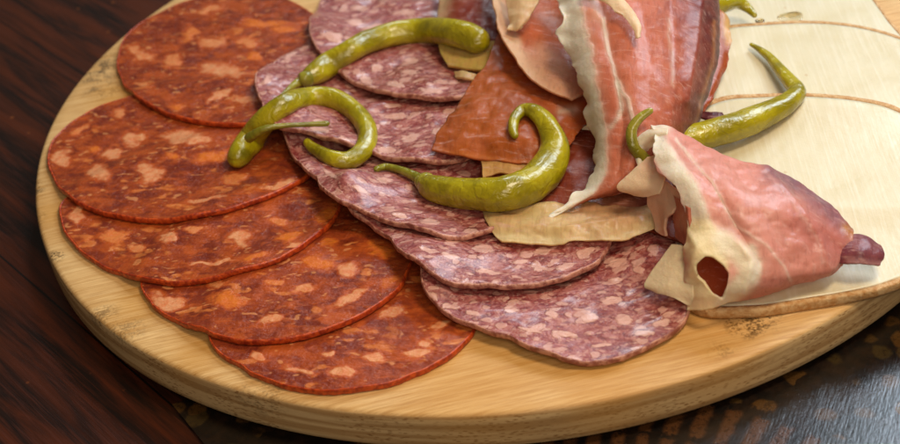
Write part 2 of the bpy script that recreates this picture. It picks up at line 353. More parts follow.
tag(pm, 'dark glossy placemat with orange ray and leaf pattern under the round board', 'placemat')

BR = 18.55
rim_px = np.array([(185, 0), (125, 30), (75, 85), (47, 125), (31, 165), (27, 205), (32, 232), (50, 262), (75, 292), (125, 335), (165, 358), (210, 380), (300, 403), (400, 410), (500, 405), (600, 391), (667, 381), (733, 362), (800, 340), (900, 290)], float)
_q = unproj(rim_px[:, 0], rim_px[:, 1], 0.0)[:, :2]; _A = np.c_[_q, np.ones(len(_q))]; _s = np.linalg.lstsq(_A, -(_q**2).sum(1), rcond=None)[0]
BC = -_s[:2]/2; BR = math.sqrt(BC@BC-_s[2])
prof = [(.0, 0), (BR*.5, 0), (BR-.5, 0), (BR-.16, -.012), (BR-.07, -.04), (BR-.01, -.09), (BR+.02, -.17), (BR+.03, -.4), (BR+.03, -.7), (BR+.03, -1.1), (BR+.01, -1.3), (BR-.12, -1.44), (BR-.4, -1.5), (BR*.5, -1.5), (0, -1.5)]
NS = 256; bv = [(BC[0], BC[1], 0.)]; bf = []
for r, z in prof[1:-1]:
    for s in range(NS):
        a = 2*math.pi*s/NS; rw = r*(1+.0015*math.sin(3*a+1)+.001*math.sin(7*a)); bv.append((BC[0]+rw*math.cos(a), BC[1]+rw*math.sin(a), z))
bv.append((BC[0], BC[1], -1.5)); R = len(prof)-2
for s in range(NS):
    s2 = (s+1) % NS; bf.append((0, 1+s, 1+s2)); bf.append((len(bv)-1, 1+(R-1)*NS+s2, 1+(R-1)*NS+s))
    for j in range(R-1): bf.append((1+j*NS+s, 1+(j+1)*NS+s, 1+(j+1)*NS+s2, 1+j*NS+s2))
board = mesh_obj('serving_board', bv, bf, mat_board())
tag(board, 'round pale bamboo serving board carrying all the sliced meat and cheese', 'serving board')

# ------------------------------------------------------------------ height map of the pile
G = .1; GX0, GY0, GN = -24.0, -16.0, 520
HM = np.zeros((GN, GN)); gy, gx = np.mgrid[0:GN, 0:GN]; GXW = GX0+gx*G; GYW = GY0+gy*G
def samp(A, x, y):
    u = np.clip((np.asarray(x)-GX0)/G, 0, GN-1.001); v = np.clip((np.asarray(y)-GY0)/G, 0, GN-1.001)
    i = u.astype(int); j = v.astype(int); fu = u-i; fv = v-j
    return (A[j, i]*(1-fu)+A[j, i+1]*fu)*(1-fv)+(A[j+1, i]*(1-fu)+A[j+1, i+1]*fu)*fv
def inside(poly):
    x, y = poly[:, 0], poly[:, 1]; m = np.zeros((GN, GN), bool)
    for k in range(len(poly)):
        x1, y1 = x[k-1], y[k-1]; x2, y2 = x[k], y[k]
        if y1 == y2: continue
        c = (y1 > GYW) != (y2 > GYW)
        m ^= c & (GXW < (x2-x1)*(GYW-y1)/(y2-y1)+x1)
    return m
def mblur(B, m):
    s = np.zeros_like(B); w = np.zeros_like(B); Bm = np.where(m, B, 0)
    for dy in (-1, 0, 1):
        for dx in (-1, 0, 1):
            s += np.roll(np.roll(Bm, dy, 0), dx, 1); w += np.roll(np.roll(m, dy, 0), dx, 1)
    return np.where(m & (w > 0), s/np.maximum(w, 1), 0)
def drape(mask, stiff):
    B = np.where(mask, HM, 0)
    for k in range(stiff): B = np.maximum(np.where(mask, HM, 0), mblur(B, mask))
    B = mblur(mblur(B, mask), mask)
    # carry values outwards so edge samples stay valid
    m = mask.copy()
    for k in range(6):
        s = np.zeros_like(B); w = np.zeros_like(B)
        for dy, dx in ((0, 1), (0, -1), (1, 0), (-1, 0)):
            s += np.roll(np.where(m, B, 0), (dy, dx), (0, 1)); w += np.roll(m, (dy, dx), (0, 1))
        new = (~m) & (w > 0); B = np.where(new, s/np.maximum(w, 1), B); m |= new
    return B
def outline(pts, c, R, z, n=260):
    """closed outline: traced visible points, the hidden rest rounded off about the slice's own centre"""
    w = unproj(pts[:, 0], pts[:, 1], z)[:, :2]-c
    th = np.arctan2(w[:, 1], w[:, 0]); r = np.hypot(w[:, 0], w[:, 1])
    for a in np.linspace(-math.pi, math.pi, 24, endpoint=False):
        if np.min(np.abs((th[:len(w)]-a+math.pi) % (2*math.pi)-math.pi)) > .42: th = np.append(th, a); r = np.append(r, R)
    o = np.argsort(th); th, r = th[o], r[o]
    T = np.concatenate([th-2*math.pi, th, th+2*math.pi]); Q = np.tile(r, 3)
    a = np.linspace(-math.pi, math.pi, n, endpoint=False); rr = np.interp(a, T, Q)
    for k in range(5): rr = (np.roll(rr, 1)+rr*2+np.roll(rr, -1))/4
    rr = rr+.05*fbm(np.cos(a)*7+20+c[0], np.sin(a)*7+20+c[1], 3, 4)
    return np.c_[c[0]+rr*np.cos(a), c[1]+rr*np.sin(a)]
def slice_thing(kind, label, pts, cpx, R, thick, blobs, stiff=60, seed=0, mats=(None, None), cat='', group='', wav=.03, lips=(), purple=(), skin=.985):
    global HM
    pts = np.array(pts, float); z = np.full(len(pts), .3)
    c = unproj(cpx[0], cpx[1], .3)[:2]
    for it in range(3):
        ol = outline(pts, c, R, z); m = inside(ol); B = drape(m, stiff)
        w = unproj(pts[:, 0], pts[:, 1], z); z = samp(B, w[:, 0]*.985+c[0]*.015, w[:, 1]*.985+c[1]*.015)+thick
    n = len(ol)
    lift = np.zeros((GN, GN))
    for (lx, ly, rad, amt) in lips:
        q = unproj(lx, ly, .5); lift += 1.6*amt*np.exp(-((GXW-q[0])**2+(GYW-q[1])**2)/rad**2)
    wv = wav*(fbm(GXW*.55+seed*7, GYW*.75+seed*3, seed)+.6)
    B = B+.015+np.maximum(wv, 0)+lift
    S = np.concatenate([np.linspace(.02, .9, 70), np.linspace(.91, skin, 10)])
    ctr = c
    def ring(s, dz, k=0.0):
        x = ctr[0]+(ol[:, 0]-ctr[0])*s; y = ctr[1]+(ol[:, 1]-ctr[1])*s
        return np.c_[x, y, samp(B, ctr[0]+(x-ctr[0])*min(1, .99/s if s > .99 else 1), ctr[1]+(y-ctr[1])*min(1, .99/s if s > .99 else 1))+dz]
    org = np.array([ctr[0], ctr[1], float(samp(B, ctr[0], ctr[1]))])
    root = empty(kind, org)
    # meat: top rings + bottom
    rings = [ring(s, thick) for s in S]
    rings += [ring(skin-.0, thick*.5)] + [ring(skin-.002, 0)] + [ring(s, 0) for s in np.linspace(.9, .02, 12)]
    V = np.vstack(rings); NR = len(rings); F = []
    ii = np.arange(n); jj = (ii+1) % n
    for k in range(NR-1): F += list(zip(k*n+ii, (k+1)*n+ii, (k+1)*n+jj, k*n+jj))
    F.append(tuple(ii)); F.append(tuple((NR-1)*n+ii[::-1]))
    # a little surface relief
    ppx, ppy = proj(V); fat = np.zeros(len(V)); org_ = np.zeros(len(V)); wk = 1.0 if kind.startswith('chor') else .45; wpx = ppx+wk*9*fbm(ppx*.07, ppy*.12, seed+5, 4); wpy = ppy+wk*5.5*fbm(ppx*.07+50, ppy*.12, seed+9, 4)
    for b in blobs:
        bx, by, rx, ry, an = b[:5]; o = b[5] if len(b) > 5 else 0
        ca, sa = math.cos(math.radians(an)), math.sin(math.radians(an)); dx = wpx-bx; dy = wpy-by
        kq = 1.12 if kind.startswith('chor') else .9; u = (dx*ca+dy*sa)/(rx*kq); v = (-dx*sa+dy*ca)/(ry*kq)
        q = np.clip(1.0-.5*np.hypot(u, v), 0, 1)**1.0; q = np.where(np.hypot(u, v) < 2, q, 0)
        org_ = np.where(q > fat, o, org_); fat = np.maximum(fat, q)
    fat = np.clip((fat-.35)*1.6, 0, 1)
    pur = np.zeros(len(V))
    for (bx, by, rx, ry, amt) in purple: pur += amt*np.exp(-(((ppx-bx)/rx)**2+((ppy-by)/ry)**2))
    g = org_ if kind.startswith('chor') else np.clip(pur, 0, 1)
    col = np.c_[fat, g, np.zeros(len(V)), np.ones(len(V))]
    mesh_obj('meat', V, F, mats[0], root, org, col)
    # casing: a thin band round the rim
    w_ = 1-skin
    rs = [ring(skin-.001, thick+.004), ring(skin+w_*.35, thick+.012), ring(skin+w_*.8, thick-.01), ring(1.0, thick*.78), ring(1.001, thick*.45), ring(.999, thick*.15), ring(skin+w_*.7, -.008), ring(skin, -.004)]
    jag = .02*fbm(np.arange(n)*.11, np.zeros(n)+seed, seed)
    for q in rs[1:5]: q[:, 2] += jag
    V2 = np.vstack(rs); m2 = len(rs); F2 = []
    for k in range(m2): 
        a, b = k*n, ((k+1) % m2)*n; F2 += list(zip(a+ii, b+ii, b+jj, a+jj))
    mesh_obj('casing', V2, F2, mats[1], root, org)
    HM = np.where(m, np.maximum(HM, B+thick), HM)
    tag(root, label, cat, group)
    return root
# ------------------------------------------------------------------ cheese (lies lowest on the right)
def cheese(label, pts_px, z0, thick, tiltseed):
    pts = np.array(pts_px, float); c0 = unproj(pts[:, 0], pts[:, 1], z0+thick)
    ol = cr(c0[:, :2], 300, True); m = inside(ol)
    global HM
    B = drape(m, 160); cen = ol.mean(0); n = len(ol); ii = np.arange(n); jj = (ii+1) % n
    B = B+.02+.03*(fbm(GXW*.3, GYW*.3, tiltseed)+.6)
    def ring(s, dz): 
        x = cen[0]+(ol[:, 0]-cen[0])*s; y = cen[1]+(ol[:, 1]-cen[1])*s; k = .995/max(s, .995)
        return np.c_[x, y, samp(B, cen[0]+(x-cen[0])*k, cen[1]+(y-cen[1])*k)+dz]
    org = np.array([cen[0], cen[1], float(samp(B, cen[0], cen[1]))]); root = empty('cheese_slice', org)
    S = np.linspace(.02, .955, 40); rings = [ring(s, thick) for s in S]+[ring(.955, thick*.5), ring(.955, 0)]+[ring(s, 0) for s in (.8, .4, .02)]
    V = np.vstack(rings); F = []
    for k in range(len(rings)-1): F += list(zip(k*n+ii, (k+1)*n+ii, (k+1)*n+jj, k*n+jj))
    F.append(tuple(ii)); F.append(tuple((len(rings)-1)*n+ii[::-1])); mesh_obj('paste', V, F, MK, root, org)
    rs = [ring(.954, thick+.003), ring(.975, thick+.006), ring(.992, thick+.004), ring(.9985, thick-.03), ring(1.0, thick*.7), ring(1.0, thick*.3), ring(.995, -.005), ring(.955, -.003)]
    jag = .012*fbm(np.arange(n)*.3, np.zeros(n), 5)
    for q in rs[1:5]: q[:, 2] += jag
    V2 = np.vstack(rs); F2 = []
    for k in range(len(rs)):
        a, b = k*n, ((k+1) % len(rs))*n; F2 += list(zip(a+ii, b+ii, b+jj, a+jj))
    mesh_obj('rind', V2, F2, MR, root, org)
    HM = np.where(m, np.maximum(HM, B+thick), HM)
    tag(root, label, 'cheese', 'cheese slices on the right of the board')
cheese('rearmost pale cheese slice, lowest of the three, with an oil drop on it', [(700, 20), (715, -30), (770, -62), (840, -50), (872, -5), (890, 20), (925, 70), (900, 120), (800, 120), (710, 100)], 0, .3, 1)
cheese('middle pale cheese slice, its near half under the front cheese slice', [(690, 60), (712, 31), (760, 24), (830, 23), (900, 38), (970, 75), (1010, 130), (980, 190), (900, 210), (780, 200), (690, 150)], .3, .3, 2)
cheese('large pale cheese slice in front, topmost of the three, carrying the green pepper', [(640, 150), (700, 102), (760, 96), (830, 97), (900, 108), (975, 135), (1010, 180), (985, 235), (900, 268), (860, 279), (800, 289), (745, 296), (690, 290), (650, 240)], .6, .32, 3)

# ------------------------------------------------------------------ chorizo, front slice lowest
CG = dict(thick=.2, mats=(MC, MCS), cat='chorizo', group='chorizo slices fanned along the left of the board')
slice_thing('chorizo_slice', 'chorizo slice nearest the viewer, lowest of the fan', [(207, 338), (240, 365), (270, 380), (300, 388), (360, 388), (420, 371), (455, 352), (471, 335)], (340, 325), 4.7,
            blobs=[(390, 312, 14, 5, -15), (415, 352, 12, 4, -10), (345, 372, 14, 5, -5), (295, 370, 18, 4, 10), (425, 342, 8, 4, 0), (375, 357, 10, 4, -5), (260, 356, 9, 4, 20), (330, 352, 8, 3, 0), (440, 325, 10, 4, -30)], seed=5, **CG)
slice_thing('chorizo_slice', 'fourth chorizo slice from the back, with a long pinkish fat piece near its left tip', [(140, 284), (150, 303), (173, 318), (200, 328), (260, 341), (330, 328), (385, 300), (404, 283), (409, 268)], (275, 275), 4.8,
            blobs=[(168, 302, 18, 8, 15), (228, 300, 16, 7, 15, 1), (217, 283, 10, 5, 0, .5), (350, 297, 20, 5, -28), (317, 263, 16, 8, 10, 1), (347, 270, 10, 7, 0), (390, 280, 12, 6, -20, 1), (273, 320, 12, 4, 0), (380, 250, 14, 7, 0, 1), (330, 243, 10, 6, 0, 1), (275, 283, 12, 4, 0, .7), (305, 288, 12, 3, -10, .3)], seed=4, **CG)
slice_thing('chorizo_slice', 'middle chorizo slice of the fan, with a thin white fat sliver near its right edge', [(60, 203), (62, 225), (73, 243), (90, 258), (118, 271), (150, 280), (210, 278), (280, 258), (330, 225), (341, 208)], (205, 215), 5.1,
            blobs=[(78, 214, 8, 9, 30), (240, 238, 13, 8, 0), (287, 237, 13, 6, -10, 1), (293, 246, 12, 2.6, -10), (327, 215, 13, 9, -30, 1), (210, 262, 25, 2.6, -8), (257, 257, 12, 4, -10, 1), (193, 230, 12, 4, 0, .5), (167, 238, 8, 6, 0), (277, 222, 9, 4, 0, .6), (112, 236, 12, 5, 10, .7), (135, 248, 8, 4, 0, .5)], seed=3, **CG)
slice_thing('chorizo_slice', 'second chorizo slice from the back, with the blunt pepper end resting on it', [(120, 99), (95, 108), (68, 124), (50, 143), (47, 158), (52, 175), (68, 195), (90, 208), (120, 216), (150, 220), (190, 217), (220, 211), (250, 202), (280, 191), (310, 175)], (190, 150), 5.0,
            blobs=[(61, 158, 8, 9, 35), (135, 139, 11, 8, -20), (186, 137, 26, 6.5, 4), (112, 155, 10, 5, 0), (150, 173, 14, 9, 0), (98, 172, 13, 7, 10), (118, 113, 10, 4, 0, .4), (212, 156, 13, 6, 0, 1), (205, 199, 20, 2.6, -6), (280, 185, 20, 3, -12), (80, 130, 9, 5, -30, .6), (95, 150, 7, 4, 0, 1), (172, 157, 7, 4, 0, 1), (235, 178, 12, 6, 0, .7)], seed=2, **CG)
slice_thing('chorizo_slice', 'rearmost chorizo slice, topmost of the fan, with an orange fat streak', [(320, 22), (300, 6), (265, -6), (225, -7), (185, 2), (150, 17), (127, 34), (118, 55), (120, 75), (130, 90), (150, 105), (175, 116), (200, 121), (235, 125), (265, 124)], (222, 55), 4.7,
            blobs=[(261, 23, 24, 3.4, 2, 1), (215, 42, 13, 6, -10, .3), (250, 44, 12, 5, 15, .5), (225, 70, 25, 7, 8), (140, 54, 14, 6, 20, .3), (143, 84, 9, 3, 0, .5), (218, 95, 14, 3, -25), (246, 98, 18, 2.8, 0), (178, 105, 10, 4, 0, 1), (188, 33, 10, 6, -40, .8), (210, 10, 14, 4, 0, .4), (255, 58, 9, 4, 0, 1), (172, 62, 9, 8, 0, .4), (285, 30, 14, 5, 0, 1)], seed=1, **CG)
# ------------------------------------------------------------------ salami, front slice lowest
SG = dict(thick=.18, mats=(MS, MSS), cat='salami', group='salami slices fanned down the middle of the board')
slice_thing('salami_slice', 'salami slice at the front, flat on the wood, with large pale fat spots', [(423, 280), (424, 298), (450, 319), (480, 331), (510, 343), (545, 358), (575, 365), (600, 365), (640, 353), (676, 332), (692, 308), (690, 280), (678, 255)], (565, 290), 4.8,
            blobs=[(610, 301, 13, 6, -5), (615, 281, 9, 5, 0), (618, 262, 16, 7, -15), (509, 309, 11, 4, 5), (553, 314, 10, 5, 10), (588, 318, 12, 6, -10), (662, 323, 12, 4.5, -20), (645, 333, 12, 4, 0), (625, 321, 10, 6, -20), (654, 249, 8, 8, 0), (564, 334, 16, 4, 5), (684, 325, 4, 4, 0), (669, 314, 8, 4, -20), (433, 297, 6, 5, 20), (447, 306, 9, 4, 10), (470, 313, 10, 4, 10), (640, 270, 9, 5, 0), (600, 345, 12, 3, -10), (530, 330, 14, 3, 12)],
            seed=15, lips=[(425, 285, 1.3, .35), (500, 338, 2, .12)], purple=[(500, 310, 90, 40, .7), (560, 345, 80, 15, .9)], wav=.17, stiff=90, **SG)
slice_thing('salami_slice', 'salami slice just behind the front one, its left tip torn up over the chorizo', [(347, 214), (352, 226), (372, 232), (392, 248), (415, 268), (440, 283), (470, 289), (500, 291), (545, 289), (580, 278), (603, 262), (613, 245), (612, 228)], (490, 225), 4.6,
            blobs=[(482, 248, 14, 6, 5), (541, 251, 11, 5, -5), (454, 241, 9, 4, 10), (566, 266, 14, 4, -10), (488, 272, 16, 3, 5), (541, 269, 9, 3, 0), (450, 256, 14, 3.5, 12), (520, 262, 10, 3, 0), (590, 250, 8, 4, -20), (425, 250, 9, 3, 30), (415, 258, 10, 3, 35)],
            seed=14, lips=[(352, 216, 1.2, .5), (400, 255, 1.6, .2), (610, 240, 1.5, .15)], purple=[(410, 250, 45, 20, .7), (600, 250, 30, 20, .8)], wav=.24, stiff=90, **SG)
slice_thing('salami_slice', 'salami slice under the tail of the curled pepper, third from the front', [(281, 131), (288, 148), (300, 168), (320, 190), (340, 205), (370, 216), (405, 229), (440, 238), (480, 238), (510, 226)], (415, 170), 4.4,
            blobs=[(400, 215, 12, 4, 10), (360, 190, 14, 3, 25), (330, 175, 12, 3, 35), (430, 222, 14, 4, 5), (345, 165, 10, 3, 20), (470, 230, 12, 3, 0), (385, 180, 12, 4, 10)],
            seed=13, lips=[(284, 133, 1.3, .45), (330, 195, 2.0, .2)], purple=[(350, 180, 60, 30, .7), (420, 205, 50, 20, .7)], wav=.27, stiff=90, **SG)
slice_thing('salami_slice', 'salami slice lying under the looped pepper, its left tip on the rear chorizo', [(305, 48), (285, 58), (264, 74), (257, 95), (264, 110), (280, 128), (310, 141), (345, 153), (372, 158), (410, 166), (450, 165), (488, 152), (505, 135)], (385, 105), 4.5,
            blobs=[(290, 55, 12, 3, -15), (396, 117, 14, 4, -5), (412, 138, 14, 5, -20), (385, 150, 14, 5, 0), (395, 106, 12, 3, 0), (320, 130, 14, 4, 10), (450, 112, 12, 4, 0), (268, 80, 6, 5, 0), (440, 130, 12, 4, -20), (345, 140, 10, 3, 20), (375, 128, 9, 3, -10)],
            seed=12, lips=[(258, 92, 1.3, .25), (345, 153, 1.5, .18)], purple=[(275, 85, 30, 40, .8), (410, 130, 70, 30, .6), (450, 160, 50, 12, .9)], wav=.24, stiff=90, **SG)
slice_thing('salami_slice', 'rearmost salami slice, topmost, under the long upper pepper', [(360, -22), (330, -8), (316, 15), (311, 35), (320, 55), (340, 75), (362, 89), (395, 99), (430, 103), (465, 103), (490, 92), (515, 70)], (415, 30), 4.5,
            blobs=[(333, 37, 16, 6, 20), (370, 30, 16, 6, -20), (405, 12, 16, 4, -5), (366, 80, 10, 5, 20), (395, 85, 14, 4, 10), (430, 90, 16, 4, 5), (375, 68, 8, 5, 0), (410, 72, 12, 3, -5), (440, 82, 12, 3, 0), (413, 60, 10, 4, 0), (360, 8, 12, 4, 0), (355, 22, 10, 4, 0), (342, 8, 8, 4, -40)],
            seed=11, lips=[(312, 32, 1.2, .2), (430, 103, 2, .12)], purple=[(330, 20, 30, 30, .9), (400, 15, 60, 25, .9), (440, 50, 50, 12, .8)], wav=.20, stiff=90, **SG)

# ------------------------------------------------------------------ ham sheets
PINK = srgb(190, 92, 76); ROSE = srgb(206, 122, 108); BROWN = srgb(158, 74, 26); DARK = srgb(94, 28, 30); FAT = srgb(250, 238, 218); CREAM = srgb(226, 196, 140); MAU = srgb(128, 74, 92)
def sheet(name, net, base, strokes=(), parent=None, res=(90, 90), thick=.09, jag=(0, 0, 0, 0), hole=None, rip=.02, seed=0, settle=True, folds=()):
    """net[v][u] = (px, py, z cm); bicubic sheet; strokes=[(polyline px, width px, colour, softness)]"""
    N = np.array(net, float); Wn = unproj(N[..., 0], N[..., 1], N[..., 2])
    A = np.stack([cr(row, res[0]) for row in Wn]); A = np.stack([cr(A[:, k], res[1]) for k in range(res[0])], 1)   # [v][u]
    nv, nu = A.shape[:2]
    du = np.gradient(A, axis=1); dv = np.gradient(A, axis=0); nrm = np.cross(du, dv); nrm /= np.maximum(np.linalg.norm(nrm, axis=2, keepdims=True), 1e-9)
    U, V = np.meshgrid(np.linspace(0, 1, nu), np.linspace(0, 1, nv))
    X, Y = A[..., 0], A[..., 1]
    A = A+nrm*(rip*fbm(X*1.3+seed, Y*1.3+A[..., 2]*1.3, seed, 3))[..., None]
    # ragged borders: u0, u1, v0, v1
    for amp, dist, dirv in ((jag[0], U, -du), (jag[1], 1-U, du), (jag[2], V, -dv), (jag[3], 1-V, dv)):
        if amp:
            d = dirv/np.maximum(np.linalg.norm(dirv, axis=2, keepdims=True), 1e-9)
            par = (V if amp is jag[0] or amp is jag[1] else U)
            q = V if dist is U or np.allclose(dist, 1-U) else U
            edge = A[:, 0] if dist is U else (A[:, -1] if q is V else (A[0] if dist is V else A[-1]))
            L = float(np.linalg.norm(np.diff(edge, axis=0), axis=1).sum())
            tp = 1-.85*np.clip(q, 0, 1)**3
            A = A+d*(tp*amp*np.exp(-dist*nu*.10)*(fbm(q*L*1.5+seed, q*0+seed, seed+3, 4)))[..., None]+nrm*(amp*.7*np.exp(-dist*nu*.14)*fbm(q*L*1.1+9, q*0, seed+4, 3))[..., None]
    def pldist(pl, x, y):
        pl = np.array(pl, float); dd = np.full(x.shape, 1e9)
        for a, b in zip(pl[:-1], pl[1:]):
            ab = b-a; t_ = np.clip(((x-a[0])*ab[0]+(y-a[1])*ab[1])/(ab@ab), 0, 1); dd = np.minimum(dd, np.hypot(x-a[0]-t_*ab[0], y-a[1]-t_*ab[1]))
        return dd
    if folds:
        fx, fy = proj(A); off = np.zeros(A.shape[:2])
        for pl, wd, amp in folds: off += amp*np.exp(-(pldist(pl, fx, fy)/wd)**1.3)
        if (nrm[..., 2].mean()) < 0: off = -off
        A = A+nrm*off[..., None]
    P3 = A.reshape(-1, 3).copy(); ppx, ppy = proj(P3)
    wx = ppx+1.6*fbm(ppx*.12, ppy*.12, seed+1); wy = ppy+1.6*fbm(ppx*.12+30, ppy*.12, seed+2)
    col = np.tile(np.array(base[:3], float), (len(P3), 1)); col *= (1+.12*fbm(ppx*.03, ppy*.03, seed+6))[:, None]
    for st in strokes:
        pl, wd, c, soft = st[:4]; amt = st[4] if len(st) > 4 else 1.0
        if pl == 'u' : d = (U.ravel()-wd[0])/wd[1]; k = 1/(1+np.exp(np.clip(d/soft+1.2*fbm(ppx*.15, ppy*.15, seed+8), -30, 30)))     # fat below given u
        elif pl == 'U': d = (wd[0]-U.ravel())/wd[1]; k = 1/(1+np.exp(np.clip(d/soft+1.2*fbm(ppx*.15, ppy*.15, seed+8), -30, 30)))
        elif pl == 'v': d = (V.ravel()-wd[0])/wd[1]; k = 1/(1+np.exp(np.clip(d/soft+1.2*fbm(ppx*.15, ppy*.15, seed+8), -30, 30)))
        elif pl == 'V': d = (wd[0]-V.ravel())/wd[1]; k = 1/(1+np.exp(np.clip(d/soft+1.2*fbm(ppx*.15, ppy*.15, seed+8), -30, 30)))
        else:
            pl = np.array(pl, float); dd = np.full(len(wx), 1e9)
            if len(pl) == 1: dd = np.hypot(wx-pl[0, 0], wy-pl[0, 1])
            for a, b in zip(pl[:-1], pl[1:]):
                ab = b-a; t = np.clip(((wx-a[0])*ab[0]+(wy-a[1])*ab[1])/(ab@ab), 0, 1); dd = np.minimum(dd, np.hypot(wx-a[0]-t*ab[0], wy-a[1]-t*ab[1]))
            k = 1/(1+np.exp(np.clip((dd-wd)/soft, -30, 30)))
        col = col*(1-(k*amt)[:, None])+np.array(c[:3])*(k*amt)[:, None]
    keep = np.ones((nv-1, nu-1), bool)
    if hole is not None:
        cx = ppx.reshape(nv, nu)[:-1, :-1]; cy = ppy.reshape(nv, nu)[:-1, :-1]; hp = np.array(hole, float); ins = np.zeros_like(keep)
        for k in range(len(hp)):
            x1, y1 = hp[k-1]; x2, y2 = hp[k]
            if y1 != y2: ins ^= ((y1 > cy) != (y2 > cy)) & (cx < (x2-x1)*(cy-y1)/(y2-y1)+x1)
        keep &= ~ins
        hd = pldist(list(hole)+[hole[0]], ppx, ppy); sg = 1 if nrm[..., 2].mean() > 0 else -1
        P3 += (nrm.reshape(-1, 3)*(sg*.03*np.exp(-(hd/4.0)**1.5))[:, None])
        # smooth the rim of the opening
        for it in range(6):
            A3 = P3.reshape(nv, nu, 3); kk = keep; cnt = np.zeros((nv, nu), int)
            for dy in (0, 1):
                for dx in (0, 1): cnt[dy:nv-1+dy, dx:nu-1+dx] += kk
            bd = (cnt > 0) & (cnt < 4); bd[0] = bd[-1] = False; bd[:, 0] = bd[:, -1] = False
            new = A3.copy(); acc = np.zeros_like(A3); c2 = np.zeros((nv, nu))
            for dy in (-1, 0, 1):
                for dx in (-1, 0, 1):
                    if dx or dy:
                        m_ = np.roll(bd, (dy, dx), (0, 1)); acc += np.roll(A3, (dy, dx), (0, 1))*m_[..., None]; c2 += m_
            ok = bd & (c2 > 0); new[ok] = .5*A3[ok]+.5*acc[ok]/c2[ok][:, None]; P3 = new.reshape(-1, 3)
    vi, ui = np.nonzero(keep); a = vi*nu+ui
    F = np.c_[a, a+1, a+1+nu, a+nu]
    org = P3.mean(0) if parent is None else np.asarray(parent.location)*100
    ob = mesh_obj(name, P3, F, MH, parent, org, np.c_[np.clip(col, 0, 1), np.ones(len(P3))], 'tint')
    if settle:
        gi = np.clip(((P3[:, 0]-GX0)/G).astype(int), 0, GN-1); gj = np.clip(((P3[:, 1]-GY0)/G).astype(int), 0, GN-1)
        for a_ in (0, 1):
            for b_ in (0, 1): np.maximum.at(HM, (np.minimum(gj+a_, GN-1), np.minimum(gi+b_, GN-1)), P3[:, 2]+thick/2)
    md = ob.modifiers.new('thickness', 'SOLIDIFY'); md.thickness = thick*.01; md.offset = 0
    # update the height map roughly (for things that rest on it)
    return ob
def hm(px, py, z=1.0): 
    w = unproj(px, py, z); return float(samp(HM, w[0], w[1]))

# --- large folded ham slice, back centre
big = tag(empty('ham_slice', unproj(620, 150, .8)), 'large upright fold of pink cured ham with a ragged white fat edge', 'ham', 'cured ham slices on the board')
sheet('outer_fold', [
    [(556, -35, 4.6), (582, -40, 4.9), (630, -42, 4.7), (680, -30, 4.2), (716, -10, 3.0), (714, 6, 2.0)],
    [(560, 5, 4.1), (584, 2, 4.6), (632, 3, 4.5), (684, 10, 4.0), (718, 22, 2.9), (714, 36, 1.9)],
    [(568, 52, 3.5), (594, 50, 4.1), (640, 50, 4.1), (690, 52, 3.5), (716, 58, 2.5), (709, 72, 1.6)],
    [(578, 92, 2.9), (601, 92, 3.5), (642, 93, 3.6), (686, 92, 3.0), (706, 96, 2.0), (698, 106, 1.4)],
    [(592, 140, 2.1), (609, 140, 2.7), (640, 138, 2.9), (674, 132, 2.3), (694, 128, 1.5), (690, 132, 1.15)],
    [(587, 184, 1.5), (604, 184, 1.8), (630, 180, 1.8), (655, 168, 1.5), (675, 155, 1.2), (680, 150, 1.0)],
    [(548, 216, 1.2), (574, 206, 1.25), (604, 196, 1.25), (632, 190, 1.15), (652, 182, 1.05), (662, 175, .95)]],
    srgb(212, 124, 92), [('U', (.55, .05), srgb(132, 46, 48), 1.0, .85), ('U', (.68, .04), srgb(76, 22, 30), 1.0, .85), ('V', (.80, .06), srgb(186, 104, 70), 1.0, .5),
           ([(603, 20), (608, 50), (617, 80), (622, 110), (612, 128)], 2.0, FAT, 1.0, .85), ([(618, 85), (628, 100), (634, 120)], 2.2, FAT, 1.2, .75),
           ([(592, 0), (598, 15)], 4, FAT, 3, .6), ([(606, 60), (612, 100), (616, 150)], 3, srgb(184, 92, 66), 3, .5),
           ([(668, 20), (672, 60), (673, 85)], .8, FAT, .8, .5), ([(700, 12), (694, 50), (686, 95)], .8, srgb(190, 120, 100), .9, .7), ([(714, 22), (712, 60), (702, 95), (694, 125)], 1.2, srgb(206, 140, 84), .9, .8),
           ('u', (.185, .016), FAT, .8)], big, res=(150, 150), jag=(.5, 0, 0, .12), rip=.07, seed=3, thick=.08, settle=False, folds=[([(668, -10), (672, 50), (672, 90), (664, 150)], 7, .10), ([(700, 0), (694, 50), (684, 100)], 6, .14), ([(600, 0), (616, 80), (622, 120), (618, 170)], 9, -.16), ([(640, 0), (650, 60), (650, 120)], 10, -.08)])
sheet('fat_frill', [
    [(584, -14, 5.1), (610, -10, 5.15), (628, 4, 5.0), (640, 22, 4.8), (640, 36, 4.6)],
    [(582, -9, 5.1), (608, -5, 5.1), (624, 9, 4.95), (636, 25, 4.8), (638, 37, 4.6)],
    [(584, -3, 4.9), (604, 2, 4.95), (620, 14, 4.85), (632, 28, 4.7), (636, 38, 4.55)]],
    srgb(240, 214, 178), [], big, res=(80, 24), jag=(0, .1, .08, .14), rip=.06, seed=13, settle=False, thick=.08)
